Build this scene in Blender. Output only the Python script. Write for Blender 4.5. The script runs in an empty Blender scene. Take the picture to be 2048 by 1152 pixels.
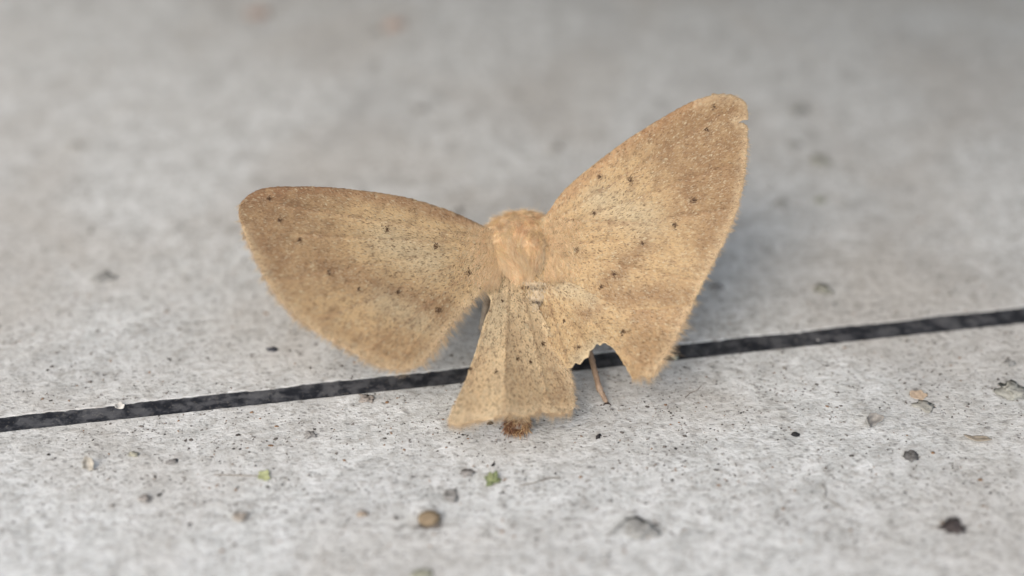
import bpy, math, random
from mathutils import Vector, noise, Matrix
from mathutils.geometry import delaunay_2d_cdt
from mathutils.kdtree import KDTree

random.seed(11)
MM = 0.001
R = math.radians

# ------------------------------------------------------------------ camera
PITCH = R(38.0); H = 73.6; FPX = 2473.0; FOCUS = 107.2
scene = bpy.context.scene
cam_d = bpy.data.cameras.new("camera")
cam = bpy.data.objects.new("camera", cam_d)
scene.collection.objects.link(cam)
cam.location = (0, 0, H * MM)
cam.rotation_euler = (R(90) - PITCH, 0, 0)
cam_d.sensor_width = 36.0
cam_d.lens = 36.0 * FPX / 2048.0
cam_d.clip_start = 0.005
cam_d.clip_end = 20.0
cam_d.dof.use_dof = True
cam_d.dof.focus_distance = 105.0 * MM
cam_d.dof.aperture_fstop = cam_d.lens / 4.8
scene.camera = cam

# ------------------------------------------------------------------ light
SUN_ELEV, SUN_AZ = R(48), R(-150)      # azimuth from +Y, clockwise: light comes from the left, a little behind the camera
w = bpy.data.worlds.new("World"); scene.world = w; w.use_nodes = True
nt = w.node_tree
sky = nt.nodes.new("ShaderNodeTexSky"); sky.sky_type = 'NISHITA'; sky.sun_disc = False
sky.sun_elevation = SUN_ELEV; sky.sun_rotation = SUN_AZ
sky.air_density = 1.0; sky.dust_density = 4.0; sky.ozone_density = 0.6
nt.links.new(sky.outputs[0], nt.nodes["Background"].inputs[0])
nt.nodes["Background"].inputs[1].default_value = 0.15
sd = bpy.data.lights.new("sun", 'SUN'); sun = bpy.data.objects.new("sun", sd)
scene.collection.objects.link(sun)
sd.energy = 0.9; sd.angle = R(105); sd.color = (0.965, 0.985, 0.935)
S = Vector((math.sin(SUN_AZ) * math.cos(SUN_ELEV), math.cos(SUN_AZ) * math.cos(SUN_ELEV), math.sin(SUN_ELEV)))
sun.rotation_euler = S.to_track_quat('Z', 'Y').to_euler()
scene.view_settings.view_transform = 'Standard'
scene.view_settings.look = 'None'
scene.view_settings.exposure = 0.53
scene.view_settings.gamma = 1.0
scene.view_settings.use_curve_mapping = False
scene.render.engine = 'CYCLES'
scene.cycles.max_bounces = 10; scene.cycles.diffuse_bounces = 8; scene.cycles.transmission_bounces = 8

# ------------------------------------------------------------------ helpers
CF = Vector((0, math.cos(PITCH), -math.sin(PITCH)))
CU = Vector((0, math.sin(PITCH), math.cos(PITCH)))
CR = Vector((1, 0, 0)); CP = Vector((0, 0, H))

def ray(px, py): return CF + CR * ((px - 1024) / FPX) + CU * ((576 - py) / FPX)
def at(px, py, d): return CP + ray(px, py) * (FOCUS + d)          # millimetres, d = distance beyond the moth's back
def gnd(px, py, z=0.0):
    r = ray(px, py); return CP + r * ((z - H) / r.z)
def gdepth(px, py, z=0.0):
    r = ray(px, py); return (z - H) / r.z - FOCUS

def lin(*c):
    return tuple(((v / 255) / 12.92 if v / 255 <= 0.04045 else ((v / 255 + 0.055) / 1.055) ** 2.4) for v in c)
def mix(a, b, t):
    t = max(0, min(1, t)); return tuple(x + (y - x) * t for x, y in zip(a, b))
def sstep(a, b, x):
    t = max(0, min(1, (x - a) / (b - a))); return t * t * (3 - 2 * t)
def nz(x, y, s, k=0.0): return noise.noise(Vector((x / s, y / s, k)))

def link(o, parent=None):
    scene.collection.objects.link(o)
    if parent is not None: o.parent = parent
    return o
def empty(name, loc=(0, 0, 0)):
    o = bpy.data.objects.new(name, None); o.location = [c * MM for c in loc]; o.empty_display_size = 0.002
    return link(o)
def tag(o, label=None, cat=None, group=None, kind=None):
    if label: o["label"] = label
    if cat: o["category"] = cat
    if group: o["group"] = group
    if kind: o["kind"] = kind
    return o

class MB:
    """collects vertices (world millimetres), faces and a colour per vertex"""
    def __init__(s): s.v = []; s.f = []; s.c = []
    def add(s, vs, fs, cs):
        n = len(s.v); s.v += vs; s.f += [tuple(i + n for i in f) for f in fs]
        s.c += cs if isinstance(cs, list) else [cs] * len(vs)
    def build(s, name, mat, parent=None, smooth=True, origin=None):
        org = Vector(origin) if origin is not None else Vector((0, 0, 0))
        if parent is not None: org = Vector(parent["_o"]) if "_o" in parent else org
        me = bpy.data.meshes.new(name)
        me.from_pydata([((v - org) * MM)[:] for v in s.v], [], s.f)
        ca = me.color_attributes.new("tint", 'FLOAT_COLOR', 'POINT')
        flat = []
        for c in s.c: flat += [c[0], c[1], c[2], 1.0]
        ca.data.foreach_set("color", flat)
        me.polygons.foreach_set("use_smooth", [smooth] * len(me.polygons))
        me.materials.append(mat)
        o = bpy.data.objects.new(name, me)
        if parent is None: o.location = org * MM; o["_o"] = list(org)
        else: o["_o"] = list(org)
        return link(o, parent)

def tube(mb, pts, rads, cols, n=6, cap=True, wide=None):
    """tube through pts; cols one colour or one per point"""
    vs = []; cs = []; fs = []
    k = len(pts)
    t0 = (pts[1] - pts[0]).normalized()
    a = t0.orthogonal().normalized()
    for i, p in enumerate(pts):
        t = (pts[min(i + 1, k - 1)] - pts[max(i - 1, 0)]).normalized()
        a = (a - t * a.dot(t)).normalized(); b = t.cross(a)
        for j in range(n):
            an = 2 * math.pi * j / n
            q = (a * math.cos(an) + b * math.sin(an)) * rads[i]
            if wide: q = q + CR * q.dot(CR) * (wide[i] - 1) + CF * q.dot(CF) * (1 / wide[i] - 1)
            vs.append(p + q)
            cs.append(cols[i] if isinstance(cols, list) else cols)
    for i in range(k - 1):
        for j in range(n):
            fs.append((i * n + j, i * n + (j + 1) % n, (i + 1) * n + (j + 1) % n, (i + 1) * n + j))
    if cap:
        fs.append(tuple(range(n - 1, -1, -1))); fs.append(tuple((k - 1) * n + j for j in range(n)))
    mb.add(vs, fs, cs)

def hair(mb, p, d, up, L, r, col, bend=0.25):
    """a three-sided tapering hair from p along d, drooping against up"""
    d = d.normalized(); pts = []
    for i in range(4):
        s = i / 3; pts.append(p + d * L * s - up * (bend * L * s * s))
    a = d.orthogonal().normalized(); b = d.cross(a)
    vs = []
    for i, q in enumerate(pts[:3]):
        rr = r * (1, 0.85, 0.55)[i]
        for j in range(3):
            an = 2.094 * j; vs.append(q + (a * math.cos(an) + b * math.sin(an)) * rr)
    vs.append(pts[3])
    fs = [(i * 3 + j, i * 3 + (j + 1) % 3, i * 3 + 3 + (j + 1) % 3, i * 3 + 3 + j) for i in range(2) for j in range(3)]
    fs += [(6, 7, 9), (7, 8, 9), (8, 6, 9)]
    mb.add(vs, fs, col)

# ------------------------------------------------------------------ materials
def new_mat(name):
    m = bpy.data.materials.new(name); m.use_nodes = True
    return m, m.node_tree, m.node_tree.nodes["Principled BSDF"]
def N(nt, typ, **kw):
    n = nt.nodes.new(typ)
    for k, v in kw.items():
        if k.startswith("i_"): n.inputs[k[2:].replace("_", " ")].default_value = v
        else: setattr(n, k, v)
    return n
def coords(nt, scale=1000.0, stretch=(1, 1, 1), rot=0.0):
    tc = N(nt, "ShaderNodeNewGeometry")
    mp = N(nt, "ShaderNodeMapping"); mp.inputs["Scale"].default_value = [scale * s for s in stretch]
    mp.inputs["Rotation"].default_value = (0, 0, rot)
    nt.links.new(tc.outputs["Position"], mp.inputs[0]); return mp.outputs[0]
def ramp(nt, src, stops):
    r = N(nt, "ShaderNodeValToRGB"); e = r.color_ramp.elements
    while len(e) < len(stops): e.new(0.5)
    for el, (p, c) in zip(e, stops):
        el.position = p; el.color = (*c, 1) if isinstance(c, tuple) else (c, c, c, 1)
    nt.links.new(src, r.inputs[0]); return r.outputs[0]
def mixc(nt, fac, a, b, blend='MIX'):
    m = N(nt, "ShaderNodeMix", data_type='RGBA', blend_type=blend)
    for i, x in ((0, fac), (6, a), (7, b)):
        if isinstance(x, (int, float)): m.inputs[i].default_value = x
        elif isinstance(x, tuple): m.inputs[i].default_value = (*x, 1)
        else: nt.links.new(x, m.inputs[i])
    return m.outputs[2]
def noise_n(nt, co, scale, detail=3, rough=0.55, dist=0.0):
    n = N(nt, "ShaderNodeTexNoise"); n.inputs["Scale"].default_value = scale; n.inputs["Detail"].default_value = detail
    n.inputs["Roughness"].default_value = rough; n.inputs["Distortion"].default_value = dist
    nt.links.new(co, n.inputs["Vector"]); return n.outputs["Fac"]
def bump(nt, h, bsdf, strength, dist_mm):
    b = N(nt, "ShaderNodeBump"); b.inputs["Strength"].default_value = strength; b.inputs["Distance"].default_value = dist_mm * MM
    nt.links.new(h, b.inputs["Height"]); nt.links.new(b.outputs[0], bsdf.inputs["Normal"]); return b

def tint_mat(name, rough=0.7, spec=0.3, var=0.12, nscale=3.0, sheen=0.0, bumpd=0.0, trans=0.0):
    m, nt, b = new_mat(name)
    a = N(nt, "ShaderNodeVertexColor", layer_name="tint")
    co = coords(nt)
    f = noise_n(nt, co, nscale, 4)
    v = ramp(nt, f, [(0.25, 1 - var), (0.75, 1 + var)])
    nt.links.new(mixc(nt, 1.0, a.outputs[0], v, 'MULTIPLY'), b.inputs["Base Color"])
    b.inputs["Roughness"].default_value = rough; b.inputs["Specular IOR Level"].default_value = spec
    if sheen: b.inputs["Sheen Weight"].default_value = sheen; b.inputs["Sheen Roughness"].default_value = 0.4
    if bumpd: bump(nt, f, b, 1.0, bumpd)
    if trans:
        t = N(nt, "ShaderNodeBsdfTranslucent"); nt.links.new(a.outputs[0], t.inputs[0])
        mx = N(nt, "ShaderNodeMixShader"); mx.inputs[0].default_value = trans
        nt.links.new(b.outputs[0], mx.inputs[1]); nt.links.new(t.outputs[0], mx.inputs[2])
        nt.links.new(mx.outputs[0], nt.nodes["Material Output"].inputs[0])
    return m

def panel_material():
    m, nt, b = new_mat("weathered_white_panel")
    co = coords(nt)
    coS = coords(nt, stretch=(0.8, 1.1, 1), rot=R(-13))
    big = noise_n(nt, co, 0.035, 4, 0.55, 0.6)
    mid = noise_n(nt, co, 0.42, 4, 0.68, 0.4)
    fin = noise_n(nt, coS, 1.3, 5, 0.68, 0.2)
    c = ramp(nt, mid, [(0.28, (0.42, 0.435, 0.43)), (0.46, (0.61, 0.632, 0.625)), (0.66, (0.735, 0.76, 0.76))])
    warm = ramp(nt, big, [(0.46, 0.0), (0.66, 0.6)])
    c = mixc(nt, warm, c, (0.49, 0.47, 0.432))
    grey = ramp(nt, noise_n(nt, co, 0.075, 4, 0.6, 1.0), [(0.50, 0.0), (0.70, 0.5)])
    c = mixc(nt, grey, c, (0.43, 0.44, 0.435))
    # grime streaked along the boards
    g2 = ramp(nt, fin, [(0.48, 0.0), (0.64, 0.5)])
    c = mixc(nt, g2, c, (0.30, 0.285, 0.26))
    # fine pits
    dens = ramp(nt, noise_n(nt, co, 0.2, 4, .65), [(0.38, 0.12), (0.62, 1.0)])
    def pits(scale, thr, seedrot, amt):
        cc = coords(nt, stretch=(0.62, 1.0, 1), rot=seedrot)
        wob = N(nt, "ShaderNodeVectorMath", operation='ADD')
        nn = N(nt, "ShaderNodeTexNoise"); nn.inputs["Scale"].default_value = scale * 2.2
        nt.links.new(cc, nn.inputs["Vector"])
        sc = N(nt, "ShaderNodeVectorMath", operation='SCALE'); sc.inputs["Scale"].default_value = 0.55 / scale
        nt.links.new(nn.outputs["Color"], sc.inputs[0])
        nt.links.new(cc, wob.inputs[0]); nt.links.new(sc.outputs[0], wob.inputs[1])
        vo = N(nt, "ShaderNodeTexVoronoi", feature='F1'); vo.inputs["Scale"].default_value = scale
        nt.links.new(wob.outputs[0], vo.inputs["Vector"])
        d = ramp(nt, vo.outputs["Distance"], [(thr * 0.45, 1.0), (thr, 0.0)])
        # only some cells carry a pit
        sep = N(nt, "ShaderNodeSeparateColor"); nt.links.new(vo.outputs["Color"], sep.inputs[0])
        k = N(nt, "ShaderNodeMath", operation='LESS_THAN'); nt.links.new(sep.outputs[0], k.inputs[0])
        nt.links.new(dens, k.inputs[1])
        mu = N(nt, "ShaderNodeMath", operation='MULTIPLY'); nt.links.new(d, mu.inputs[0]); nt.links.new(k.outputs[0], mu.inputs[1])
        m2 = N(nt, "ShaderNodeMath", operation='MULTIPLY'); m2.inputs[1].default_value = amt
        nt.links.new(mu.outputs[0], m2.inputs[0]); return m2.outputs[0]
    p1 = pits(1.5, 0.29, R(-12), 0.5); p2 = pits(2.9, 0.34, R(-20), 0.5)
    mx = N(nt, "ShaderNodeMath", operation='MAXIMUM'); nt.links.new(p1, mx.inputs[0]); nt.links.new(p2, mx.inputs[1])
    c = mixc(nt, mx.outputs[0], c, (0.10, 0.095, 0.09))
    nt.links.new(c, b.inputs["Base Color"])
    bump(nt, fin, b, 0.8, 0.30)
    b.inputs["Roughness"].default_value = 0.7; b.inputs["Specular IOR Level"].default_value = 0.1
    return m

def joint_material():
    m, nt, b = new_mat("dark_joint_rubber")
    co = coords(nt, stretch=(0.75, 1.0, 1))
    f = noise_n(nt, co, 0.8, 5, 0.7, 0.3)
    g = noise_n(nt, coords(nt), 0.07, 3)
    c = ramp(nt, f, [(0.42, (0.020, 0.022, 0.028)), (0.48, (0.036, 0.039, 0.046)), (0.54, (0.075, 0.078, 0.086)), (0.66, (0.100, 0.103, 0.110))])
    d = ramp(nt, noise_n(nt, coords(nt), 4.0, 2), [(0.60, 0.0), (0.74, 0.45)])
    c = mixc(nt, d, c, (0.22, 0.21, 0.19))
    nt.links.new(c, b.inputs["Base Color"])
    nt.links.new(ramp(nt, f, [(0.44, 0.35), (0.6, 0.75)]), b.inputs["Roughness"])
    b.inputs["Specular IOR Level"].default_value = 0.3
    bump(nt, f, b, 0.4, 0.06)
    return m

M_panel = panel_material(); M_joint = joint_material()
M_wing = tint_mat("wing_membrane", 0.75, 0.15, 0.16, 5.0, sheen=0.15, bumpd=0.03, trans=0.12)
M_scale = tint_mat("wing_scales", 0.62, 0.25, 0.10, 9.0, sheen=0.1, trans=0.10)
M_fringe = tint_mat("wing_fringe", 0.6, 0.2, 0.08, 3.0, trans=0.45)
M_fur = tint_mat("body_fur", 0.5, 0.3, 0.08, 3.0, trans=0.1)
M_body = tint_mat("body_skin", 0.7, 0.2, 0.15, 2.0)
M_leg = tint_mat("leg_shell", 0.55, 0.35, 0.2, 6.0, bumpd=0.04)
M_crumb = tint_mat("debris", 0.8, 0.2, 0.3, 2.5, bumpd=0.08)
M_speck = tint_mat("dirt", 0.85, 0.15, 0.2, 4.0)
M_shade_block = tint_mat("shade_block_grey", 0.9, 0.1, 0.15, 0.05)

# ------------------------------------------------------------------ the floor
floor = empty("floor"); tag(floor, "weathered off white speckled floor boards with a dark joint between", kind="structure")
floor["_o"] = [0, 0, 0]
A0, A1 = gnd(0, 834), gnd(2048, 613)       # far edge of the joint
B0, B1 = gnd(0, 864), gnd(2048, 646)       # near edge of the joint
def online(a, b, x): t = (x - a.x) / (b.x - a.x); return a.y + (b.y - a.y) * t
xs = [-400 + 8 * i for i in range(42)] + [-66 + 0.35 * i for i in range(380)] + [72 + 8 * i for i in range(42)]
def edge_far(x): return online(A0, A1, x) + 0.14 * noise.noise(Vector((x * 1.6, 0, 0))) + 0.16 * noise.noise(Vector((x * .21, 7, 0)))
def edge_near(x): return online(B0, B1, x) + 0.05 * noise.noise(Vector((x * 1.3, 3, 0)))
def board(fn, yend, sgn):
    mb = MB(); vs = []; rows = ((0.0, -3.0), (0.0, -0.05), (0.012, -0.012), (0.04, 0.0), (0.10, 0.0), (0.3, 0.0), (0.5, 0.0))
    for x in xs:
        y = fn(x)
        for o, z in rows: vs.append(Vector((x, y + sgn * o, z)))
        vs.append(Vector((x, yend, 0.0)))
    n = len(rows) + 1; fs = []
    for i in range(len(xs) - 1):
        for j in range(n - 1):
            q = (i * n + j, (i + 1) * n + j, (i + 1) * n + j + 1, i * n + j + 1)
            fs.append(q if sgn > 0 else q[::-1])
    mb.add(vs, fs, (0.6, 0.6, 0.6)); return mb
board(edge_far, 420, 1).build("board", M_panel, floor)
board(edge_near, -300, -1).build("board", M_panel, floor)
mb = MB(); vs = []; fs = []
for x in xs:
    ya, yb = edge_far(x) + 0.3, edge_near(x) - 0.3
    for k in range(5):
        y = yb + (ya - yb) * k / 4
        vs.append(Vector((x, y, -0.10 + (0.04 * noise.noise(Vector((x * .6, y * 1.5, 2)))) if 0 < k < 4 else -0.12)))
for i in range(len(xs) - 1):
    for k in range(4): fs.append((i * 5 + k, (i + 1) * 5 + k, (i + 1) * 5 + k + 1, i * 5 + k + 1))
mb.add(vs, fs, (0.05, 0.05, 0.05)); mb.build("joint_strip", M_joint, floor)

OVERHANG = 160
# unseen upright block and overhang, added to keep light off the far boards
mb = MB()
def box(mb, lo, hi, col):
    x0, y0, z0 = lo; x1, y1, z1 = hi
    vs = [Vector(p) for p in ((x0, y0, z0), (x1, y0, z0), (x1, y1, z0), (x0, y1, z0), (x0, y0, z1), (x1, y0, z1), (x1, y1, z1), (x0, y1, z1))]
    mb.add(vs, [(3, 2, 1, 0), (4, 5, 6, 7), (0, 1, 5, 4), (1, 2, 6, 5), (2, 3, 7, 6), (3, 0, 4, 7)], col)
wa, wb = Vector((-330, 345, 0)), Vector((190, 118, 0)); wd_ = (wb - wa).normalized(); wn = Vector((-wd_.y, wd_.x, 0))
wq = [wa, wb, wb + wn * 60, wa + wn * 60]
mb.add([p + Vector((0, 0, .02)) for p in wq] + [p + Vector((0, 0, 150)) for p in wq], [(3, 2, 1, 0), (4, 5, 6, 7), (0, 1, 5, 4), (1, 2, 6, 5), (2, 3, 7, 6), (3, 0, 4, 7)], (0.10, 0.105, 0.095))
mb2 = MB(); cq = [wa - wn * OVERHANG, wb - wn * OVERHANG, wb + wn * 60, wa + wn * 60]
mb2.add([p + Vector((0, 0, 150.3)) for p in cq] + [p + Vector((0, 0, 162)) for p in cq], [(3, 2, 1, 0), (4, 5, 6, 7), (0, 1, 5, 4), (1, 2, 6, 5), (2, 3, 7, 6), (3, 0, 4, 7)], (0.12, 0.125, 0.115))
shade_block = tag(mb.build("shade_block", M_shade_block, None, smooth=False), "added unseen grey block that shades the far end of the floor", kind="structure")
mb2.build("shade_overhang", M_shade_block, shade_block, smooth=False)

# ------------------------------------------------------------------ specks of dirt
mb = MB()
t = (1 + 5 ** .5) / 2
ICO_V = [Vector(v).normalized() for v in ((-1, t, 0), (1, t, 0), (-1, -t, 0), (1, -t, 0), (0, -1, t), (0, 1, t), (0, -1, -t), (0, 1, -t), (t, 0, -1), (t, 0, 1), (-t, 0, -1), (-t, 0, 1))]
ICO_F = [(0, 11, 5), (0, 5, 1), (0, 1, 7), (0, 7, 10), (0, 10, 11), (1, 5, 9), (5, 11, 4), (11, 10, 2), (10, 7, 6), (7, 1, 8), (3, 9, 4), (3, 4, 2), (3, 2, 6), (3, 6, 8), (3, 8, 9), (4, 9, 5), (2, 4, 11), (6, 2, 10), (8, 6, 7), (9, 8, 1)]
count = 0
while count < 24000:
    x = random.uniform(-62, 68); y = random.uniform(52, 150)
    if edge_near(x) - 0.1 < y < edge_far(x) + 0.1: continue
    dn = 0.5 + 0.9 * noise.noise(Vector((x * .11, y * .14, 5))) + 1.0 * noise.noise(Vector((x * .45, y * .5, 9))) - .1
    # the patch round the moth is the dirtiest
    dn += 0.35 * math.exp(-(((x - 6) / 22) ** 2 + ((y - 84) / 16) ** 2))
    if y > 100: dn *= 0.7
    if random.random() > dn: continue
    count += 1
    s = 0.030 + 0.06 * random.random() ** 2.5 + (0.08 if random.random() < 0.025 else 0)
    e = random.uniform(1.0, 1.9); an = random.gauss(0.15, 0.6)
    ca, sa = math.cos(an), math.sin(an); hgt = random.uniform(0.25, 0.6)
    q = random.random()
    col = mix((0.035, 0.033, 0.032), (0.24, 0.22, 0.20), q) if random.random() < 0.9 else (0.24, 0.15, 0.09)
    vs = []
    for v in ICO_V:
        k = s * random.uniform(0.75, 1.25); a, b_ = v.x * k * e, v.y * k
        vs.append(Vector((x + a * ca - b_ * sa, y + a * sa + b_ * ca, max(-0.02, v.z * s * hgt + s * hgt * 0.35))))
    mb.add(vs, ICO_F, col)
tag(mb.build("dirt", M_speck, None), "fine dark dirt specks scattered over the off white floor", kind="stuff")

# ------------------------------------------------------------------ the moth
tipz = 0.9
tip = at(1034, 845, gdepth(1034, 845, tipz))
moth = empty("moth", (tip.x, tip.y, 0.0)); moth["_o"] = [tip.x, tip.y, 0.0]
tag(moth, "tan moth with ragged spread wings standing across the dark joint", "moth")

CREAM = lin(207, 182, 140); TAN = lin(186, 151, 111); BROWN = lin(123, 97, 75); DARK = lin(66, 46, 33)
PALE = lin(202, 190, 160); ORANGE = lin(186, 140, 104); FRINGE = lin(240, 220, 184)

def catmull(pts, step=5.0, closed=True):
    out = []; n = len(pts)
    for i in range(n if closed else n - 1):
        p0, p1, p2, p3 = (pts[(i + k) % n] if closed else pts[max(0, min(n - 1, i + k))] for k in (-1, 0, 1, 2))
        L = math.dist(p1[:2], p2[:2]); m = max(1, int(L / step))
        hard1, hard2 = len(p1) > 2, len(p2) > 2
        for j in range(m):
            s = j / m; q = []
            for a in (0, 1):
                t1 = (p2[a] - p0[a]) / 2 if not hard1 else (p2[a] - p1[a])
                t2 = (p3[a] - p1[a]) / 2 if not hard2 else (p2[a] - p1[a])
                h = 2 * s**3 - 3 * s * s + 1, s**3 - 2 * s * s + s, -2 * s**3 + 3 * s * s, s**3 - s * s
                q.append(h[0] * p1[a] + h[1] * t1 + h[2] * p2[a] + h[3] * t2)
            out.append(tuple(q))
    return out
def inside(poly, x, y):
    c = False; j = len(poly) - 1
    for i in range(len(poly)):
        xi, yi = poly[i]; xj, yj = poly[j]
        if (yi > y) != (yj > y) and x < (xj - xi) * (y - yi) / (yj - yi) + xi: c = not c
        j = i
    return c
class Mask:
    """quick test for points inside an outline, row by row"""
    def __init__(s, poly):
        s.rows = {}; n = len(poly)
        for i in range(n):
            (xa, ya), (xb, yb) = poly[i], poly[(i + 1) % n]
            if ya > yb: xa, ya, xb, yb = xb, yb, xa, ya
            k = math.ceil(ya * 2)
            while k < yb * 2:
                s.rows.setdefault(k, []).append(xa + (xb - xa) * (k / 2 - ya) / (yb - ya)); k += 1
        s.kd = KDTree(n)
        for i, p in enumerate(poly): s.kd.insert((p[0], p[1], 0), i)
        s.kd.balance()
    def __call__(s, x, y): return sum(1 for q in s.rows.get(round(y * 2), ()) if q > x) % 2 == 1
    def dist(s, x, y): return s.kd.find((x, y, 0))[2]
def plane3(pts):
    """depth as a linear function of (px, py) through three (px, py, depth)"""
    (x1, y1, d1), (x2, y2, d2), (x3, y3, d3) = pts
    det = (x2 - x1) * (y3 - y1) - (x3 - x1) * (y2 - y1)
    a = ((d2 - d1) * (y3 - y1) - (d3 - d1) * (y2 - y1)) / det
    b = ((x2 - x1) * (d3 - d1) - (x3 - x1) * (d2 - d1)) / det
    return lambda x, y: d1 + a * (x - x1) + b * (y - y1)

class Wing:
    def __init__(s, name, outline, pl, base, pat, camber, nscales, fringe, spots=(), veins=(), scale_len=0.30, ragged=3.2, pleat=0.0, rim=None, conform=None, extra=None, dots=lambda x, y: 1.0):
        s.rim = rim; s.dots = dots; s.conform = conform; s.extra = extra
        s.poly = catmull(outline, 3.0); s.pl = plane3(pl); s.base = base; s.pat = pat; s.cam = camber; s.pleat = pleat
        s.spots = spots; s.veins = veins
        cx = sum(p[0] for p in s.poly) / len(s.poly); cy = sum(p[1] for p in s.poly) / len(s.poly); s.c = (cx, cy)
        s.rad = max(math.dist(p, s.c) for p in s.poly)
        poly = [(x + g * (nz(x, y, 9, 1) + .8 * nz(x, y, 3.6, 3)), y + g * (nz(x, y, 9, 2) + .8 * nz(x, y, 3.6, 4))) for x, y in s.poly for g in (ragged * (1 if s.rim and s.rim(x, y) else .35),)]
        s.poly = poly; s.m = Mask(poly); s.cache = {}
        # --- membrane
        pts = list(poly); step = 6.5
        x0, x1 = min(p[0] for p in poly), max(p[0] for p in poly); y0, y1 = min(p[1] for p in poly), max(p[1] for p in poly)
        y = y0
        while y < y1:
            x = x0
            while x < x1:
                xx, yy = x + random.uniform(-1.5, 1.5), y + random.uniform(-1.5, 1.5)
                if s.m(xx, yy) and s.m.dist(xx, yy) > 3.0: pts.append((xx, yy))
                x += step
            y += step
        n = len(poly)
        V, _, F, *_ = delaunay_2d_cdt([Vector(p) for p in pts], [(i, (i + 1) % n) for i in range(n)], [], 1, 1e-4)
        mb = MB(); vs = []; cs = []
        for v in V:
            vs.append(s.P(v.x, v.y)); cs.append(s.col(v.x, v.y, False))
        mb.add(vs, [tuple(f) for f in F], cs)
        o = mb.build(name, M_wing, moth); s.o = o
        sol = o.modifiers.new("thickness", 'SOLIDIFY'); sol.thickness = 0.07 * MM; sol.offset = 0
        # --- scales
        mb = MB(); k = 0
        while k < nscales:
            x = random.uniform(x0, x1); y = random.uniform(y0, y1)
            if not s.m(x, y): continue
            k += 1; cc = s.col(x, y, True); s.scale(mb, x, y, scale_len * random.uniform(0.55, 1.25) * (.6 if cc[0] < .2 else 1), cc)
        for sx, sy, sr in spots:
            for q in range(int(9 + sr * 4)):
                a = random.uniform(0, 6.283); r = sr * abs(random.gauss(0, .42))
                s.scale(mb, sx + r * math.cos(a), sy + r * 1.3 * math.sin(a), scale_len * random.uniform(.5, .9), mix(DARK, BROWN, random.random() * .5), 0.02)
        tag(mb.build("scales", M_scale, o), kind="stuff")
        # --- fringe
        if fringe:
            mb = MB()
            for a, b, dens, fl in fringe:
                seg = catmull([(p[0], p[1]) for p in a], 1.0, False)
                for (x, y) in seg:
                    for q in range(dens):
                        xx, yy = x + random.uniform(-2.5, 2.5), y + random.uniform(-2.5, 2.5)
                        # outward: away from the base, pulled in so that roots sit on the wing
                        dx, dy = b
                        back_ = random.uniform(2, 12); rx, ry = xx - dx * back_, yy - dy * back_
                        an = random.gauss(0, 0.22); ddx, ddy = dx * math.cos(an) - dy * math.sin(an), dx * math.sin(an) + dy * math.cos(an)
                        p = s.P(rx, ry); e = s.P(rx + ddx * 8, ry + ddy * 8)
                        nn = s.normal(rx, ry)
                        c = mix(FRINGE, TAN, random.random() * .5); c = mix(c, lin(236, 226, 204), random.random() * .5)
                        hair(mb, p + nn * random.uniform(-.03, .06), (e - p).normalized() + nn * random.gauss(0, .1), nn, fl * random.uniform(.5, 1.15) * max(.25, .85 + 1.5 * nz(xx, yy, 5, 8)), 0.016, c, random.uniform(-.1, .15))
            tag(mb.build("fringe", M_fringe, o), kind="stuff")
    def P(s, x, y):
        return at(x, y, s.depth(x, y))
    def depth(s, x, y):
        r2 = ((x - s.c[0]) ** 2 + (y - s.c[1]) ** 2) / s.rad ** 2
        d = s.pl(x, y) - s.cam * (1 - r2)
        d += 0.10 * nz(x, y, 60, 4)
        if s.pleat:
            an = math.atan2(y - s.base[1], x - s.base[0]); rr = math.dist((x, y), s.base)
            d += s.pleat * (math.sin(an * 17 + 0.6) + .6 * noise.noise(Vector((an * 14, 1.5, rr / 300)))) * min(1, rr / 160)
        for (a, b, c) in s.veins:
            q = vdist(a, b, x, y); d -= 0.10 * math.exp(-(q / 3.5) ** 2)
        if s.extra: d = s.extra(x, y, d)
        if s.conform:                                                   # tucks under the forewing along their common edge
            q = min(vdist((1384, 604), (1270, 618), x, y), vdist((1270, 618), (1160, 572), x, y), vdist((1160, 572), (1090, 548), x, y))
            if y < 600: q *= .5
            w_ = math.exp(-(q / 42) ** 2); d += (s.conform.depth(x, y) + .06 - d) * w_
        return d
    def frame(s, x, y):
        k = (int(x // 5), int(y // 5))
        if k not in s.cache:
            x, y = k[0] * 5 + 2.5, k[1] * 5 + 2.5
            p = s.P(x, y); a = s.P(x + 2, y) - p; b = s.P(x, y + 2) - p; n = a.cross(b).normalized()
            s.cache[k] = (n if n.dot(CF) < 0 else -n, a.normalized(), b.normalized())
        return s.cache[k]
    def normal(s, x, y): return s.frame(x, y)[0]
    def scale(s, mb, x, y, L, col, lift=0.0):
        an = math.atan2(y - s.base[1], x - s.base[0]) + random.gauss(0, 0.33)
        if not s.m(x + math.cos(an) * L * 26, y + math.sin(an) * L * 26): return
        p = s.P(x, y); n, tx, ty = s.frame(x, y)
        d = (tx * math.cos(an) + ty * math.sin(an)).normalized()
        sd_ = n.cross(d); tl = random.uniform(0.03, 0.18); wd = L * random.uniform(.09, .19)
        b = p + n * (0.045 + lift); e = b + d * L + n * (L * tl)
        mid = b + d * L * .6 + n * (L * tl * .75)
        mb.add([b, mid - sd_ * wd, e, mid + sd_ * wd], [(0, 1, 2), (0, 2, 3)], col)
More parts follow.
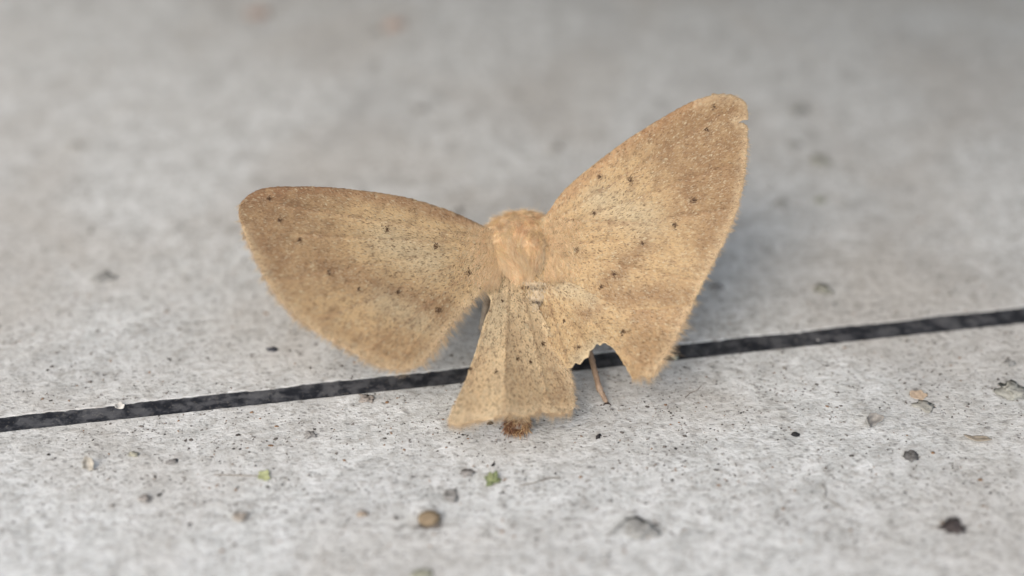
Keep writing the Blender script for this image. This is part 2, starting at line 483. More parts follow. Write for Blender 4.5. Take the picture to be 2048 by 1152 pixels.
    def col(s, x, y, isscale):
        c = s.pat(x, y)
        f = nz(x, y, 22, 3) + .9 * noise.noise(Vector((x / 7, y / 13, 4.4))); c = mix(c, BROWN, 0.42 * max(0, f)); c = mix(c, CREAM, 0.32 * max(0, -f))
        if s.rim:
            q = s.m.dist(x, y)
            if q < 24 and s.rim(x, y): c = mix(c, FRINGE, .4 * (1 - q / 24))
        for (a, b, wd) in s.veins:
            c = mix(c, mix(BROWN, ORANGE, .4), wd * math.exp(-(vdist(a, b, x, y) / 2.2) ** 2))
        if not isscale:
            for sx, sy, sr in s.spots:
                c = mix(c, DARK, .6 * (1 - sstep(sr * .35, sr * 1.0, math.dist((x, y), (sx, sy)))))
            return c
        r = random.random()
        if nz(x, y, 5.5, 6) > 0.26 and r < 0.7: return mix(c, DARK, random.uniform(.4, .8) * s.dots(x, y))
        if r < 0.05: return mix(c, DARK, random.uniform(.3, .8))
        c = mix(c, BROWN, max(0, random.gauss(0, .42)))
        return mix(c, PALE, max(0, random.gauss(0, .38)))
def vdist(a, b, x, y):
    dx, dy = b[0] - a[0], b[1] - a[1]; t = max(0, min(1, ((x - a[0]) * dx + (y - a[1]) * dy) / (dx * dx + dy * dy)))
    return math.hypot(x - a[0] - t * dx, y - a[1] - t * dy)

# --- left forewing
def pat_lf(x, y):
    u = sstep(760, 560, x + 0.25 * (y - 450) + 40 * nz(x, y, 70))       # outer darker field
    c = mix(CREAM, TAN, 0.25)
    c = mix(c, mix(TAN, BROWN, 0.7), 0.85 * u)
    # lower dark band towards the inner margin
    c = mix(c, mix(TAN, BROWN, .6), 0.75 * math.exp(-(vdist((640, 530), (880, 620), x, y) / 36) ** 2))
    c = mix(c, mix(TAN, BROWN, .4), 0.6 * sstep(600, 700, y))
    # pale window
    c = mix(c, PALE, 0.55 * math.exp(-(vdist((770, 480), (860, 520), x, y) / 38) ** 2))
    c = mix(c, PALE, 0.45 * math.exp(-(vdist((765, 600), (850, 650), x, y) / 26) ** 2))
    # costa
    c = mix(c, mix(ORANGE, BROWN, .6), 0.75 * math.exp(-(costa_l(x, y) / 16) ** 2))
    return c
def costa_l(x, y):
    return min(vdist((500, 392), (620, 374), x, y), vdist((620, 374), (800, 400), x, y), vdist((800, 400), (970, 455), x, y))
lf_out = [(990, 470), (968, 453), (900, 422), (820, 397), (730, 382), (640, 374), (560, 374), (520, 379), (488, 398), (477, 422), (487, 465), (510, 515), (545, 580), (590, 633), (640, 668), (700, 702), (760, 732), (806, 741), (843, 728), (872, 695), (905, 648), (938, 610), (968, 577), (985, 545)]
LF = Wing("forewing", lf_out, [(975, 490, 0.2), (495, 400, -4.0), (806, 738, -7.5)], (990, 490), pat_lf, 0.9, 24000,
    [([(484, 470), (512, 522), (548, 590), (595, 640), (645, 673), (705, 707), (762, 736), (806, 743), (843, 730)], (-.55, .84), 5, 0.6),
     ([(843, 730), (874, 697), (907, 650), (940, 612), (966, 582)], (.62, .78), 4, 0.9),
     ([(478, 412), (479, 440), (486, 468)], (-.9, .4), 3, 0.5)],
    spots=[(541, 399, 6), (562, 441, 7), (602, 481, 8), (777, 460, 8), (874, 494, 8), (661, 547, 8), (720, 577, 6), (798, 585, 7), (878, 619, 9), (940, 545, 10)],
    veins=[((985, 490), (600, 470), .3), ((985, 490), (560, 560), .2), ((985, 500), (640, 640), .35), ((985, 510), (740, 700), .4), ((985, 480), (560, 410), .25), ((935, 540), (800, 730), .2)],
    rim=lambda x, y: y > 450 and x < 960, dots=lambda x, y: .35 + .65 * sstep(600, 760, x))

# --- right forewing
def pat_rf(x, y):
    dv = (x - 1100) * 0.74 - (y - 560) * 0.45                            # distance out along the wing
    u = sstep(190, 300, dv + 25 * nz(x, y, 60))
    c = mix(CREAM, TAN, 0.35)
    c = mix(c, mix(TAN, BROWN, .6), 0.8 * u)
    c = mix(c, mix(TAN, BROWN, .7), 0.7 * math.exp(-(vdist((1215, 560), (1290, 490), x, y) / 20) ** 2))
    c = mix(c, mix(TAN, BROWN, .6), 0.75 * math.exp(-(vdist((1215, 592), (1365, 590), x, y) / 28) ** 2))
    c = mix(c, PALE, 0.6 * math.exp(-(vdist((1195, 400), (1290, 440), x, y) / 36) ** 2))
    c = mix(c, mix(ORANGE, TAN, .5), 0.6 * math.exp(-(min(vdist((1095, 425), (1260, 280), x, y), vdist((1260, 280), (1400, 195), x, y)) / 16) ** 2))
    return c
rf_out = [(1078, 450), (1096, 425), (1120, 390), (1150, 360), (1200, 320), (1260, 276), (1320, 238), (1380, 205), (1420, 190), (1452, 188), (1480, 196), (1494, 212), (1496, 238, 1), (1476, 243, 1), (1496, 251, 1), (1494, 310), (1485, 380), (1468, 440), (1440, 500), (1412, 555), (1382, 604), (1340, 616), (1270, 618), (1205, 600), (1160, 572), (1125, 560), (1085, 545)]
RF = Wing("forewing", rf_out, [(1100, 460, 0.2), (1480, 200, -0.6), (1380, 600, -5.2)], (1085, 490), pat_rf, 0.9, 26000,
    [([(1494, 256), (1495, 312), (1486, 382), (1469, 442), (1441, 502), (1413, 557), (1384, 603)], (.93, .35), 4, 0.42),
     ([(1450, 188), (1480, 196), (1494, 212), (1496, 236)], (.9, -.3), 3, 0.3)],
    spots=[(1425, 216, 6), (1411, 261, 6), (1259, 361, 9), (1385, 402, 8), (1346, 450, 8), (1282, 487, 7), (1227, 547, 7), (1201, 573, 6), (1187, 428, 7), (1151, 500, 6), (1198, 357, 5)],
    veins=[((1095, 450), (1440, 230), .25), ((1095, 460), (1460, 330), .25), ((1095, 470), (1450, 420), .2), ((1110, 440), (1300, 450), .35), ((1100, 490), (1240, 480), .35), ((1095, 500), (1390, 560), .2)],
    rim=lambda x, y: x > 1385, dots=lambda x, y: .35 + .65 * sstep(1360, 1240, x))

# --- right hindwing (bitten out at its lower edge)
def pat_rh(x, y):
    c = mix(CREAM, TAN, .25)
    c = mix(c, mix(TAN, BROWN, .35), .7 * sstep(1200, 1290, x + 15 * nz(x, y, 40)))
    c = mix(c, mix(TAN, BROWN, .6), .55 * math.exp(-(vdist((1160, 625), (1195, 615), x, y) / 20) ** 2))
    c = mix(c, PALE, .6 * math.exp(-(vdist((1120, 570), (1180, 590), x, y) / 22) ** 2))
    c = mix(c, PALE, .7 * math.exp(-(vdist((1155, 720), (1190, 690), x, y) / 16) ** 2))
    return c
rh_out = [(1040, 545), (1080, 535), (1140, 540), (1210, 570), (1290, 590), (1386, 588), (1384, 612), (1366, 648), (1350, 680), (1330, 715), (1316, 738), (1300, 757), (1282, 750, 1), (1266, 758), (1255, 740), (1240, 715), (1224, 695), (1210, 686), (1200, 691, 1), (1193, 688, 1), (1186, 699, 1), (1179, 703, 1), (1177, 715, 1), (1168, 718, 1), (1161, 729, 1), (1152, 725, 1), (1144, 735, 1), (1134, 737, 1), (1120, 715), (1095, 680), (1070, 630), (1050, 590)]
RH = Wing("hindwing", rh_out, [(1075, 550, 0.7), (1385, 600, -4.7), (1290, 750, -6.6)], (1075, 545), pat_rh, 0.5, 13000,
    [([(1386, 600), (1368, 648), (1352, 682), (1332, 718), (1316, 742)], (.88, .47), 5, 0.8),
     ([(1316, 742), (1300, 757), (1266, 758)], (.1, 1.0), 5, 0.75)],
    spots=[(1244, 663, 7), (1156, 692, 6), (1128, 640, 3)],
    veins=[((1085, 560), (1135, 730), .45), ((1085, 560), (1180, 700), .25), ((1090, 560), (1300, 745), .2), ((1095, 555), (1360, 650), .25), ((1075, 600), (1105, 690), .5)], ragged=4.5, pleat=0.08, rim=lambda x, y: x > 1290 and y > 600, conform=RF)

# --- left hindwing, pleated, lying over the abdomen
def pat_lh(x, y):
    c = mix(CREAM, FRINGE, .45)
    an = math.atan2(x - 1015, y - 520)
    c = mix(c, mix(TAN, BROWN, .3), .35 * (0.5 + 0.5 * math.sin(an * 19)) * sstep(600, 680, y))
    c = mix(c, PALE, .5 * math.exp(-(vdist((1000, 600), (975, 680), x, y) / 22) ** 2))
    c = mix(c, mix(TAN, BROWN, .5), .25 * math.exp(-(vdist((1050, 770), (1130, 760), x, y) / 40) ** 2))
    c = mix(c, mix(TAN, BROWN, .6), .45 * math.exp(-(vdist((1085, 800), (1145, 790), x, y) / 26) ** 2))
    c = mix(c, mix(TAN, BROWN, .5), .35 * max(0, noise.noise(Vector((x / 34, y / 9, 2.2)))))
    c = mix(c, FRINGE, .45 * sstep(800, 835, y))
    return c
def lh_fold(x, y, d):
    d += .7 * min(1, abs(x - 1012 - .02 * (y - 700)) / 70) * sstep(570, 740, y)
    q = min(vdist((1050, 560), (1072, 605), x, y), vdist((1072, 605), (1120, 700), x, y))
    return d + (min(d + .2, RH.depth(x, y) - .1) - d) * math.exp(-(q / 26) ** 2) * (1 - sstep(640, 720, y))
lh_out = [(978, 545), (1008, 530), (1045, 540), (1062, 575), (1072, 605), (1092, 645), (1118, 695), (1138, 740), (1146, 775), (1149, 806), (1140, 825), (1112, 829), (1084, 823), (1052, 833), (1022, 829), (1000, 834), (960, 842), (918, 852), (896, 843), (900, 826), (922, 780), (944, 725), (958, 680), (970, 640), (982, 605), (972, 580)]
LH = Wing("hindwing", lh_out, [(1010, 550, -0.3), (905, 840, -9.0), (1140, 820, -6.3)], (1015, 520), pat_lh, 0.3, 16000,
    [([(898, 846), (915, 851), (950, 844), (1000, 834), (1022, 830), (1052, 834), (1084, 824), (1112, 830), (1144, 822)], (-.08, 1.0), 6, 0.85),
     ([(1120, 698), (1138, 738), (1146, 775), (1149, 815)], (.8, .6), 5, 0.7)],
    spots=[(1085, 688, 8), (1034, 716, 6), (992, 741, 6), (942, 736, 5), (1005, 600, 3), (1060, 722, 4)],
    veins=[((1018, 540), (1008, 825), .35), ((1036, 545), (1096, 800), .22), ((1000, 555), (940, 770), .2)], pleat=0.035, rim=lambda x, y: y > 800 or x > 1110,
    extra=lh_fold)

# --- body: head, thorax and abdomen in one skin
def ring_body():
    axis = [(1046, 464, 5.2, 0.5), (1047, 462, 4.3, 1.6), (1047, 472, 3.0, 2.4), (1047, 487, 2.0, 2.55), (1048, 507, 1.15, 2.6), (1050, 530, 0.75, 2.4),
            (1052, 555, 0.9, 2.15), (1053, 590, 1.4, 1.8), (1050, 640, 1.1, 1.9), (1047, 700, 0.0, 1.9), (1043, 760, -1.3, 1.6), (1039, 810, -2.6, 1.25)]
    pts = [at(a, b, c) for a, b, c, _ in axis]; rad = [r for *_, r in axis]
    pts.append(tip); rad.append(0.75); pts.append(at(1033, 858, gdepth(1033, 858, 0.55))); rad.append(0.35)
    P2, R2, C2 = [], [], []
    for i in range(len(pts) - 1):
        for k in range(4):
            f = k / 4; P2.append(pts[i].lerp(pts[i + 1], f)); R2.append((rad[i] + (rad[i + 1] - rad[i]) * f) * (1 - 0.05 * (k == 0 and i > 6)))
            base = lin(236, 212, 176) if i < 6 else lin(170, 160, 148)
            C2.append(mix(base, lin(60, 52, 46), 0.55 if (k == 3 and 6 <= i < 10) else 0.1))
    P2.append(pts[-1]); R2.append(rad[-1]); C2.append(C2[-1])
    return P2, R2, C2
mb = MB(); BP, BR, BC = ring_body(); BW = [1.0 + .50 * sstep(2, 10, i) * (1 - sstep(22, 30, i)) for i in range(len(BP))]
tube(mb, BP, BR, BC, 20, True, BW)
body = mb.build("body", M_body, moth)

# fur on thorax: hairs rooted on the upper skin, combed towards the tail and the middle line
def skin(i, an):
    t_ = (BP[min(i + 1, len(BP) - 1)] - BP[max(i - 1, 0)]).normalized()
    up = (-CF - t_ * (-CF).dot(t_)).normalized(); sd_ = t_.cross(up)
    if sd_.x < 0: sd_ = -sd_
    n = up * math.cos(an) + sd_ * math.sin(an)
    q = n * BR[i]; q = q + CR * q.dot(CR) * (BW[i] - 1) + CF * q.dot(CF) * (1 / BW[i] - 1)
    return BP[i] + q, n, t_, sd_
mb = MB()
FC = [lin(253, 231, 194), lin(250, 226, 184), lin(248, 226, 179), lin(254, 238, 206), lin(251, 214, 170)]
for k in range(9000):                                                   # underfur
    i = int(random.uniform(1, 27)); an = random.uniform(-1.9, 1.9); p, n, t_, sd_ = skin(i, an)
    d = t_ + n * random.uniform(.1, .35) + sd_ * (.5 * noise.noise(p * .55 + Vector((3, 0, 0))) + random.gauss(0, .2))
    hair(mb, p + t_ * random.uniform(-.3, .3) - n * .05, d, n, random.uniform(.6, 1.2), random.uniform(.014, .026), mix(random.choice(FC), lin(176, 134, 92), max(0, random.gauss(0, .22))), random.uniform(.05, .25))
for k in range(700):
    i = int(random.uniform(1, 27)); an = random.uniform(-1.9, 1.9)
    p, n, t_, sd_ = skin(i, an)
    back = sstep(5, 18, i); side = math.sin(an)
    swirl = 0.8 * noise.noise(p * 0.55 + Vector((3, 0, 0)))
    d = t_ + n * random.uniform(.15, .6) * (1.15 - .5 * back) + sd_ * side * (.6 * (1 - back) - .75 * back * (1 - sstep(.8, 1.4, abs(an))) + .3 * sstep(.9, 1.5, abs(an))) + sd_ * (swirl * .6 + random.gauss(0, .22))
    L = random.uniform(1.0, 1.9) * (0.75 + .8 * back)
    if i > 19: L *= 0.6
    tipp = p + d.normalized() * L
    cc = mix(random.choice(FC), lin(170, 126, 84), max(0, random.gauss(.0, .24))); cc = mix(cc, lin(232, 178, 128), .25 * max(0, side) * random.random())
    for h in range(20):
        i2 = max(1, min(27, i + random.randint(-1, 1))); q, n2, _, _ = skin(i2, an + random.gauss(0, .11))
        q = q + t_ * random.uniform(-.25, .25)
        e = tipp + Vector([random.gauss(0, .22) for _ in range(3)]); dd = e - q
        hair(mb, q - n2 * .06, dd, n2, dd.length * random.uniform(.75, 1.1), random.uniform(.014, .028), mix(cc, random.choice(FC), .35 * random.random()), random.uniform(0, .2))
# shoulder tufts that run onto the wing bases
for k in range(12000):
    sgn = random.choice((-1, 1)); wg = LF if sgn < 0 else RF
    if sgn < 0: x, y = 1002 - abs(random.gauss(0, 30)), random.uniform(452, 565)
    else: x, y = 1090 + abs(random.gauss(0, 28)), random.uniform(432, 550)
    p = wg.P(x, y); n = wg.normal(x, y)
    q = wg.P(x + sgn * random.uniform(-3, 7), y + random.uniform(5, 12))
    hair(mb, p + n * .02, (q - p).normalized() + n * random.uniform(.1, .4) + (CR * sgn) * random.uniform(0, .5), n, random.uniform(.5, 1.5), .018, mix(random.choice(FC), TAN, .15 + .5 * random.random()), .25)
tag(mb.build("fur", M_fur, body), kind="stuff")
# pale and black scales on the bare patch at the root of the abdomen
mb = MB()
for k in range(700):
    x, y = random.gauss(1072, 12), random.uniform(562, 622)
    if abs(x - 1070) > (628 - y) * .42 + 2: continue
    p = at(x, y, min(-1.3, LH.depth(x, y) - .1, RH.depth(x, y) - .1)); n = -CF
    dk = (math.exp(-((y - 574) / 4) ** 2) + math.exp(-((y - 603) / 4) ** 2)) * (0.5 + nz(x, y, 6))
    c = mix(mix(CREAM, lin(214, 200, 178), random.random()), lin(60, 46, 38), 1.9 * dk if random.random() < .9 else .1)
    hair(mb, p, CU * -1 + CR * random.gauss(0, .5) - CF * random.uniform(.0, .25), n, random.uniform(.2, .45), .035, c, .2)
tag(mb.build("abdomen_scales", M_fur, body), kind="stuff")
# tuft at the tip of the abdomen
mb = MB()
tp = [lin(128, 92, 72), lin(172, 132, 100), lin(220, 186, 140), lin(140, 98, 70), lin(236, 210, 166)]
for k in range(1100):
    a = random.uniform(0, 6.283); p = tip + Vector((math.cos(a) * .8, random.uniform(-.45, 1.0), math.sin(a) * .6))
    p.z = max(.12, p.z)
    d = Vector((random.gauss(0, .55), -1, random.gauss(-.05, .35)))
    side = (p.x - tip.x)
    c = random.choice(tp[:2] + tp[3:4]) if side < -.15 and random.random() < .75 else random.choice(tp)
    q = p + d.normalized() * .8
    if q.z < .05: d.z += .4
    hair(mb, p, d, Vector((0, 0, 1)), random.uniform(.5, 1.1), random.uniform(.03, .06), c, random.uniform(0, .25))
tag(mb.build("tail_tuft", M_fur, body), kind="stuff")

# --- legs
def leg(hip, knee, ankle, foot, r=0.24, ca=lin(186, 164, 142), cb=lin(128, 104, 86)):
    mb = MB(); pts = []; rr = []; cs = []
    ch = [(hip, r * 1.3), (knee, r * 1.05), (ankle, r * .85), (foot, r * .55)]
    for a in range(3):
        for k in range(7):
            f = k / 7; p = ch[a][0].lerp(ch[a + 1][0], f); q = ch[a][1] + (ch[a + 1][1] - ch[a][1]) * f
            q *= 1 + .10 * noise.noise(p * 3) + (.18 if k == 0 and a else 0) + (0.12 if a == 2 and k % 2 == 0 else 0)
            pts.append(p); rr.append(q); cs.append(mix(ca, cb, .5 + .5 * noise.noise(p * 2)))
    pts.append(ch[3][0]); rr.append(ch[3][1]); cs.append(lin(52, 40, 34))
    tube(mb, pts, rr, cs, 8)
    # claws
    for s_ in (-1, 1):
        tube(mb, [foot, foot + Vector((s_ * .22, -.12, .02)), foot + Vector((s_ * .34, -.26, -.06))], [.09, .07, .03], lin(50, 38, 32), 5)
    # short scales along the leg
    for k in range(160):
        i = random.randrange(len(pts) - 2); a = random.uniform(0, 6.283)
        t_ = (pts[i + 1] - pts[i]).normalized(); o = t_.orthogonal().normalized(); o = o * math.cos(a) + t_.cross(o) * math.sin(a)
        hair(mb, pts[i] + o * rr[i] * .9, t_ + o * .35, o, random.uniform(.15, .32), .03, mix(ca, cb, random.random()), .1)
    return mb.build("leg", M_leg, moth)
f1 = gnd(1214, 806, .12)
leg(at(1150, 640, 3.4), at(1177, 695, 1.6), at(1199, 778, gdepth(1199, 778, 1.1)), f1, .27)
th = at(1048, 505, 4.2)
for dx, dy, kx in ((-6.5, 3.5, -3.2), (7.5, 6.5, 3.4), (-4.5, 9.0, -2.4), (5.0, 10.5, 2.6), (-7.0, -1.0, -3.6)):
    ft = Vector((th.x + dx, th.y + dy, .12)); hp = th + Vector((kx * .35, dy * .15, -1.6))
    if dy < 0:
        leg(at(990, 570, 1.6), at(972, 610, 1.2), at(964, 655, 1.4), gnd(985, 735, .12), .3, lin(190, 178, 160), lin(130, 118, 108)); continue
    kn = hp.lerp(ft, .38) + Vector((0, 0, 1.0)); ak = hp.lerp(ft, .75) + Vector((0, 0, .6))
    leg(hp, kn, ak, ft, .22)

# ------------------------------------------------------------------ bits on the floor
def crumb(name, label, cat, px, py, wpx, hpx, col, col2=None, rough=.35, sub=3, flat=None, rz=0.0, z0=0.0, soft=.65):
    if rough > .1: rough *= 1.5
    col = mix(col, (.36, .355, .34), soft); col2 = mix(col2, (.36, .355, .34), soft) if col2 else None
    """an uneven lump; wpx, hpx are its width and height as they show"""
    import bmesh
    c = gnd(px, py + hpx * .3); k = (c - CP).dot(CF) / FPX
    wpx *= .8; rx = wpx * k / 2; rzz = (flat if flat else 0.5) * hpx * k * .48; ry = rx * .75
    bm = bmesh.new(); bmesh.ops.create_icosphere(bm, subdivisions=sub, radius=1)
    mb = MB(); sd_ = random.uniform(0, 99); vs = []; cs = []
    for v in bm.verts:
        p = v.co.copy(); f = 1 + rough * noise.noise(p * 1.3 + Vector((sd_, 0, 0))) * 1.6 + rough * .9 * noise.noise(p * 3.2 + Vector((0, sd_, 0))) + rough * .5 * noise.noise(p * 7 + Vector((0, sd_, 4)))
        p = p * f; q = Vector((p.x * rx, p.y * ry, p.z * rzz)); q.rotate(Matrix.Rotation(rz, 3, 'Z'))
        vs.append(Vector((c.x, c.y, z0)) + Vector((q.x, q.y, max(-.01, q.z + rzz * .8))))
        cs.append(mix(col, col2 or col, .5 + .9 * noise.noise(p * 2.2 + Vector((sd_, sd_, 0)))))
    fs = [tuple(v.index for v in f.verts) for f in bm.faces]; bm.free()
    mb.add(vs, fs, cs)
    return tag(mb.build(name, M_crumb, None, origin=(c.x, c.y, z0)), label, cat)

def flake(name, label, cat, px, py, wpx, lpx, col, curl=.5, tilt=.4, rz=0.0, z0=0.0, col2=None, extra=None):
    col = mix(col, (.36, .355, .34), .3); col2 = mix(col2, (.36, .355, .34), .3) if col2 else None
    """a thin curled sheet with a ragged rim"""
    c = gnd(px, py); k = (c - CP).dot(CF) / FPX; a = wpx * k / 2; b = lpx * k / 2
    mb = MB(); vs = []; cs = []; fs = []; n, m = 10, 18; sd_ = random.uniform(0, 99)
    vs.append(Vector((0, 0, 0))); cs.append(col)
    for i in range(1, n + 1):
        for j in range(m):
            an = 2 * math.pi * j / m; r = i / n
            rim = 1 + .5 * noise.noise(Vector((math.cos(an) * 1.8, math.sin(an) * 1.8, sd_))) + .3 * noise.noise(Vector((math.cos(an) * 4, math.sin(an) * 4, sd_)))
            x, y = math.cos(an) * r * a * rim, math.sin(an) * r * b * rim
            z = curl * (x * x / max(a, .01)) + .12 * a * noise.noise(Vector((x / a * 1.5, y / b * 1.5, sd_)))
            q = Vector((x, y, z)); q.rotate(Matrix.Rotation(tilt, 3, 'X')); q.rotate(Matrix.Rotation(rz, 3, 'Z'))
            vs.append(q); cs.append(mix(col, col2 or col, .5 + noise.noise(Vector((x / a * 2, y / b * 2, sd_)))))
    for j in range(m): fs.append((0, 1 + j, 1 + (j + 1) % m))
    for i in range(n - 1):
        for j in range(m): fs.append((1 + i * m + j, 1 + (i + 1) * m + j, 1 + (i + 1) * m + (j + 1) % m, 1 + i * m + (j + 1) % m))
    lo = min(v.z for v in vs); base = Vector((c.x, c.y, z0))
    mb.add([v + base - Vector((0, 0, lo - .04)) for v in vs], fs, cs)
    o = mb.build(name, M_crumb, None, origin=base); sol = o.modifiers.new("thickness", 'SOLIDIFY'); sol.thickness = .06 * MM
    return tag(o, label, cat)

def fibre(name, label, cat, pix, r, col):
    pts = [gnd(x, y) + Vector((0, 0, r * 1.1 + z)) for x, y, z in pix]
    q = []
    for i in range(len(pts) - 1):
        for k in range(5): q.append(pts[i].lerp(pts[i + 1], k / 5))
    q.append(pts[-1])
    mb = MB(); o = q[0].copy(); o.z = 0
    tube(mb, q, [r * (1 + .25 * noise.noise(p * 2)) for p in q], col, 6)
    return tag(mb.build(name, M_crumb, None, origin=o), label, cat)

GREEN = lin(96, 112, 62); GREEN2 = lin(140, 146, 92); BLK = lin(44, 42, 44); GRY = lin(110, 110, 108); BRN = lin(128, 100, 72); AMB = lin(170, 132, 74); WHT = lin(205, 203, 196); OLV = lin(132, 112, 80)

# seed husk in front of the moth
o = crumb("seed_husk", "smooth olive brown seed husk lying in front of the moth", "seed", 859, 1032, 58, 40, lin(120, 104, 82), lin(142, 126, 102), .06, 3, .75, .15, soft=.05)
flake("husk_shade", "thin dark sheet put in as the underside rim and shadow of the olive brown seed husk", "husk_shade", 856, 1056, 52, 14, lin(72, 62, 52), .1, .1, .05)  # dark sheet stands in for the husk's dark underside and the shadow beneath
# green plant scrap with leaflets
g = empty("plant_scrap", gnd(985, 965)[:]); g["_o"] = list(gnd(985, 965)); tag(g, "small green leafy plant scrap on the boards below the moth's tail", "plant")
gc = gnd(985, 965)
for ang, L, up in ((2.5, .9, .5), (1.2, 1.1, .8), (.3, .8, .4), (4.0, .7, .25), (1.9, 1.0, 1.0)):
    mb = MB(); d = Vector((math.cos(ang), math.sin(ang) * .8, up)).normalized(); s_ = d.cross(Vector((0, 0, 1))).normalized()
    nrm = s_.cross(d); rows = []
    for k in range(6):
        f = k / 5; wd = .28 * math.sin(math.pi * min(.97, f + .06)) + .02; p = gc + Vector((0, 0, .1)) + d * L * f - Vector((0, 0, .25 * f * f))
        p.z = max(.05, p.z)
        rows += [p - s_ * wd + nrm * .06, p - nrm * .02, p + s_ * wd + nrm * .06]
    mb.add(rows, [(k * 3 + j, k * 3 + j + 1, k * 3 + j + 4, k * 3 + j + 3) for k in range(5) for j in (0, 1)], mix(mix(GREEN, GREEN2, random.random()), (.3, .31, .27), .25))
    lo = mb.build("leaf", M_crumb, g); lo.modifiers.new("thickness", 'SOLIDIFY').thickness = .05 * MM
# grey fluff with a fibre
fl = crumb("fluff", "grey clump of fluff with a loose fibre, near the bottom edge", "fluff", 1280, 1050, 78, 34, lin(92, 97, 96), lin(150, 154, 150), .28, 3, .4, -.1)
fibre("loose_fibre", "thin dark fibre arching beside the grey clump of fluff", "fibre", [(1222, 1070, 0), (1235, 1060, .25), (1252, 1048, .45), (1275, 1042, .6)], .05, lin(90, 90, 88))
# dark grains
crumb("grain", "round black grain on the boards right of the moth's leg", "grain", 1590, 866, 22, 15, lin(30, 30, 34), None, .2, 2, .55, soft=.05)
crumb("grain", "charcoal crumb with a ragged top, right of the round black grain", "grain", 1822, 905, 30, 24, lin(60, 58, 60), GRY, .5, 3, .5, soft=.05)
crumb("grain", "large black crumb near the lower right corner", "grain", 1905, 1050, 46, 28, lin(42, 38, 40), lin(80, 72, 70), .5, 3, .5, .3, soft=.05)
crumb("grain", "dark slate grain below the left forewing, above the joint", "grain", 545, 697, 24, 9, lin(58, 60, 68), None, .3, 2, .5, soft=.05)
crumb("grain", "blurred dark slate blob far left behind the joint", "grain", 210, 550, 42, 22, lin(84, 90, 88), lin(120, 124, 120), .35, 3, .4)
crumb("grain", "small dark crumb touching the fringe of the left hindwing", "grain", 980, 845, 16, 8, lin(62, 52, 46), None, .3, 2, .5, soft=.05)
crumb("grain", "small crooked black crumb just right of the tail tuft", "grain", 1196, 872, 14, 9, lin(40, 38, 40), None, .5, 2, .5, .6, soft=.05)
crumb("grain", "greyish brown crumb among dark specks left of the tail", "grain", 622, 868, 22, 12, lin(92, 84, 78), GRY, .5, 3, .5)
crumb("grain", "dark curved crumb left of the green plant scrap", "grain", 935, 944, 34, 7, lin(88, 80, 76), None, .3, 2, .5, -.1)
crumb("grain", "dull grey crumb between the seed husk and the plant scrap", "grain", 905, 990, 40, 16, lin(120, 118, 114), lin(150, 148, 144), .5, 3, .3)
crumb("grain", "small black grain beside the thin flake at lower left", "grain", 345, 922, 26, 7, lin(84, 78, 74), None, .3, 2, .5, .2)
# flakes and husks on the right
flake("husk", "pale grey curled husk above the charcoal crumb", "husk", 1745, 848, 36, 26, lin(150, 146, 138), .5, .7, .5, 0, lin(96, 92, 88))
flake("husk", "tan crescent shaped husk near the right edge", "husk", 1957, 880, 52, 26, lin(190, 178, 158), .12, -.35, -.1, 0, lin(160, 146, 124))
flake("husk", "flat orange brown flake right of the moth", "husk", 1836, 792, 30, 22, lin(186, 162, 134), .1, .15, .1)
crumb("lichen", "greyish green smudge of lichen beside the orange brown flake", "lichen", 1850, 808, 46, 14, lin(132, 132, 112), lin(165, 164, 150), .4, 3, .25)
crumb("lichen", "pale grey green lichen tuft at the right edge", "lichen", 2022, 772, 54, 34, lin(150, 154, 138), lin(112, 116, 98), .55, 3, .4)
crumb("lichen", "small grey bump behind the lichen tuft at the right edge", "lichen", 2020, 724, 26, 14, lin(140, 144, 144), None, .4, 3, .35)
crumb("moss", "dark green moss crumb behind the joint on the right", "moss", 1645, 576, 34, 22, lin(70, 78, 40), lin(110, 116, 78), .45, 3, .5)
crumb("moss", "tiny green moss crumb on the joint beside the right wing", "moss", 1350, 712, 18, 16, lin(96, 116, 74), lin(150, 158, 120), .4, 3, .5)
fibre("bent_fibre", "thin bent grey fibre lying below the pale husk", "fibre", [(1645, 970, 0), (1652, 985, .15), (1648, 998, .1), (1665, 1005, 0), (1690, 1022, 0)], .05, lin(140, 138, 134))
fibre("bent_fibre", "fine brown thread beside the moth's visible leg", "fibre", [(1402, 772, 0), (1395, 782, .1), (1380, 788, .1), (1370, 796, 0)], .025, lin(110, 96, 84))
fibre("twig", "thin grey twig to the right of the plant scrap", "twig", [(1040, 972, 0), (1070, 968, .1), (1095, 958, .1), (1120, 956, 0)], .04, lin(130, 124, 116))
fibre("twig", "faint brown twig lying left of the light green bit", "twig", [(430, 950, 0), (470, 952, .05), (515, 953, 0)], .04, lin(150, 142, 132))
# left foreground
flake("paint_flake", "off white paint flake standing on edge at lower left", "flake", 180, 936, 22, 30, lin(196, 190, 176), .6, 1.0, .3, 0, lin(150, 142, 126))
flake("paint_flake", "white curled flake lying on the dark joint at left", "flake", 240, 814, 16, 14, WHT, .7, .6, .3, -.09)
crumb("grain", "white speck resting on the dark joint at right", "grain", 1608, 692, 9, 7, WHT, None, .3, 2, .5, 0, -.09)
crumb("grain", "smaller white speck on the far side of the joint", "grain", 1636, 678, 6, 5, WHT, None, .3, 2, .5, 0, -.09)
crumb("grain", "pale yellow green crumb at far left below the joint", "grain", 266, 906, 20, 13, lin(176, 172, 120), lin(140, 138, 110), .4, 3, .5)
flake("leaf_bit", "light green leaf bit lying left of the seed husk", "leaf", 528, 953, 26, 24, lin(158, 166, 108), .15, .2, .1)
crumb("grain", "greyish brown crumb low on the left, below the paint flake", "grain", 290, 994, 26, 20, lin(140, 124, 110), lin(110, 98, 90), .5, 3, .5)
crumb("grain", "tan crumb between two crumbs at lower left", "grain", 480, 1030, 34, 26, lin(178, 158, 130), lin(140, 120, 98), .4, 3, .5)
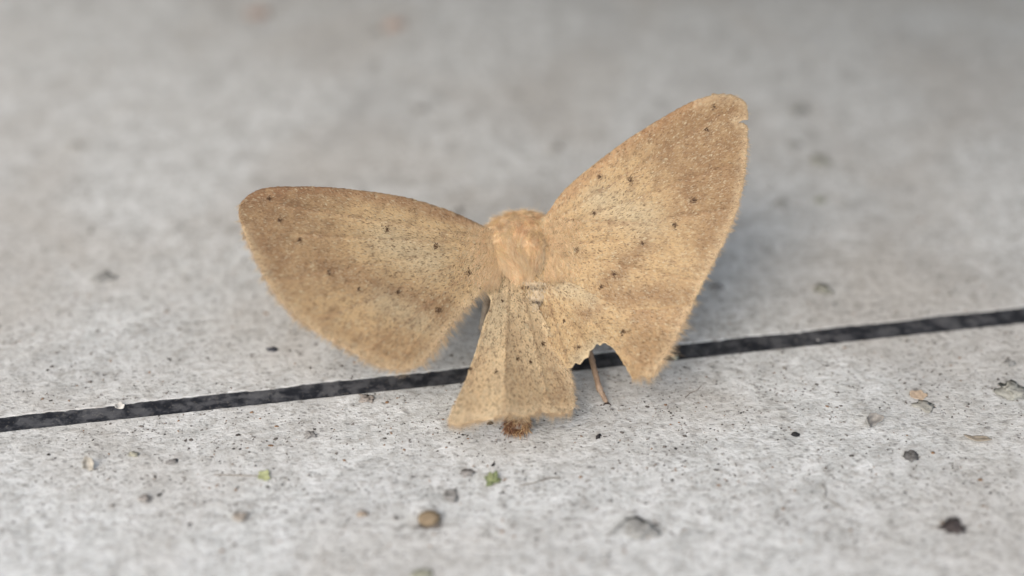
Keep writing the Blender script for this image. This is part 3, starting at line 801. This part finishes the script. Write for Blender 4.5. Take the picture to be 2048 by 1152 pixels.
crumb("grain", "amber crumb left of the olive seed husk", "grain", 725, 1024, 22, 18, AMB, lin(140, 104, 54), .4, 3, .5)
crumb("husk", "curled dark brown scrap at the near edge of the joint", "husk", 735, 795, 27, 15, lin(86, 66, 50), lin(140, 112, 84), .6, 3, .5)
crumb("moss", "greenish crumb at the bottom edge under the seed husk", "moss", 845, 1146, 44, 20, lin(150, 156, 110), None, .4, 3, .4)
crumb("grain", "dark blurred crumb low down to the right of the fluff", "grain", 1305, 1058, 26, 14, lin(84, 84, 84), None, .4, 2, .4)
# far, out of focus
crumb("dead_leaf", "blurred orange brown scrap at the top edge, left of centre", "leaf", 520, 22, 48, 30, lin(186, 118, 78), lin(120, 92, 70), .4, 3, .5)
crumb("dead_leaf", "blurred peach scrap at the top, right of the orange one", "leaf", 788, 46, 40, 24, lin(206, 150, 112), lin(180, 130, 100), .4, 3, .5)
for x, y, a, b, c, lab in ((1595, 216, 44, 30, lin(96, 98, 94), "largest dark blurred crumb beyond the right forewing tip"),
                           (1588, 284, 36, 22, lin(112, 114, 110), "grey blurred crumb below the largest dark one at right"),
                           (1640, 318, 44, 22, lin(112, 116, 92), "olive blurred crumb behind the right forewing"),
                           (1562, 404, 34, 16, lin(132, 134, 128), "pale grey blurred crumb close to the right forewing edge"),
                           (1640, 398, 30, 18, lin(126, 134, 98), "light green blurred crumb behind the right forewing"),
                           (840, 214, 34, 18, lin(116, 116, 112), "grey blurred crumb above the moth's body"),
                           (914, 420, 26, 18, lin(108, 104, 96), "brown blurred crumb just above the left forewing base"),
                           (1030, 185, 28, 16, lin(140, 140, 134), "faint grey crumb far above the moth's thorax"),
                           (1110, 292, 30, 16, lin(136, 136, 130), "faint blurred crumb between thorax and right forewing"),
                           (745, 60, 30, 18, lin(120, 120, 112), "dim grey crumb beside the peach scrap"),
                           (150, 288, 30, 16, lin(138, 136, 128), "faint blurred crumb far left behind the moth"),
                           (1432, 572, 30, 14, lin(116, 118, 122), "slate crumb behind the right hindwing lobe")):
    crumb("blurred_crumb", lab, "crumb", x, y, a, b, c, None, .35, 3, .4)

for o in bpy.data.objects:
    if "_o" in o: del o["_o"]
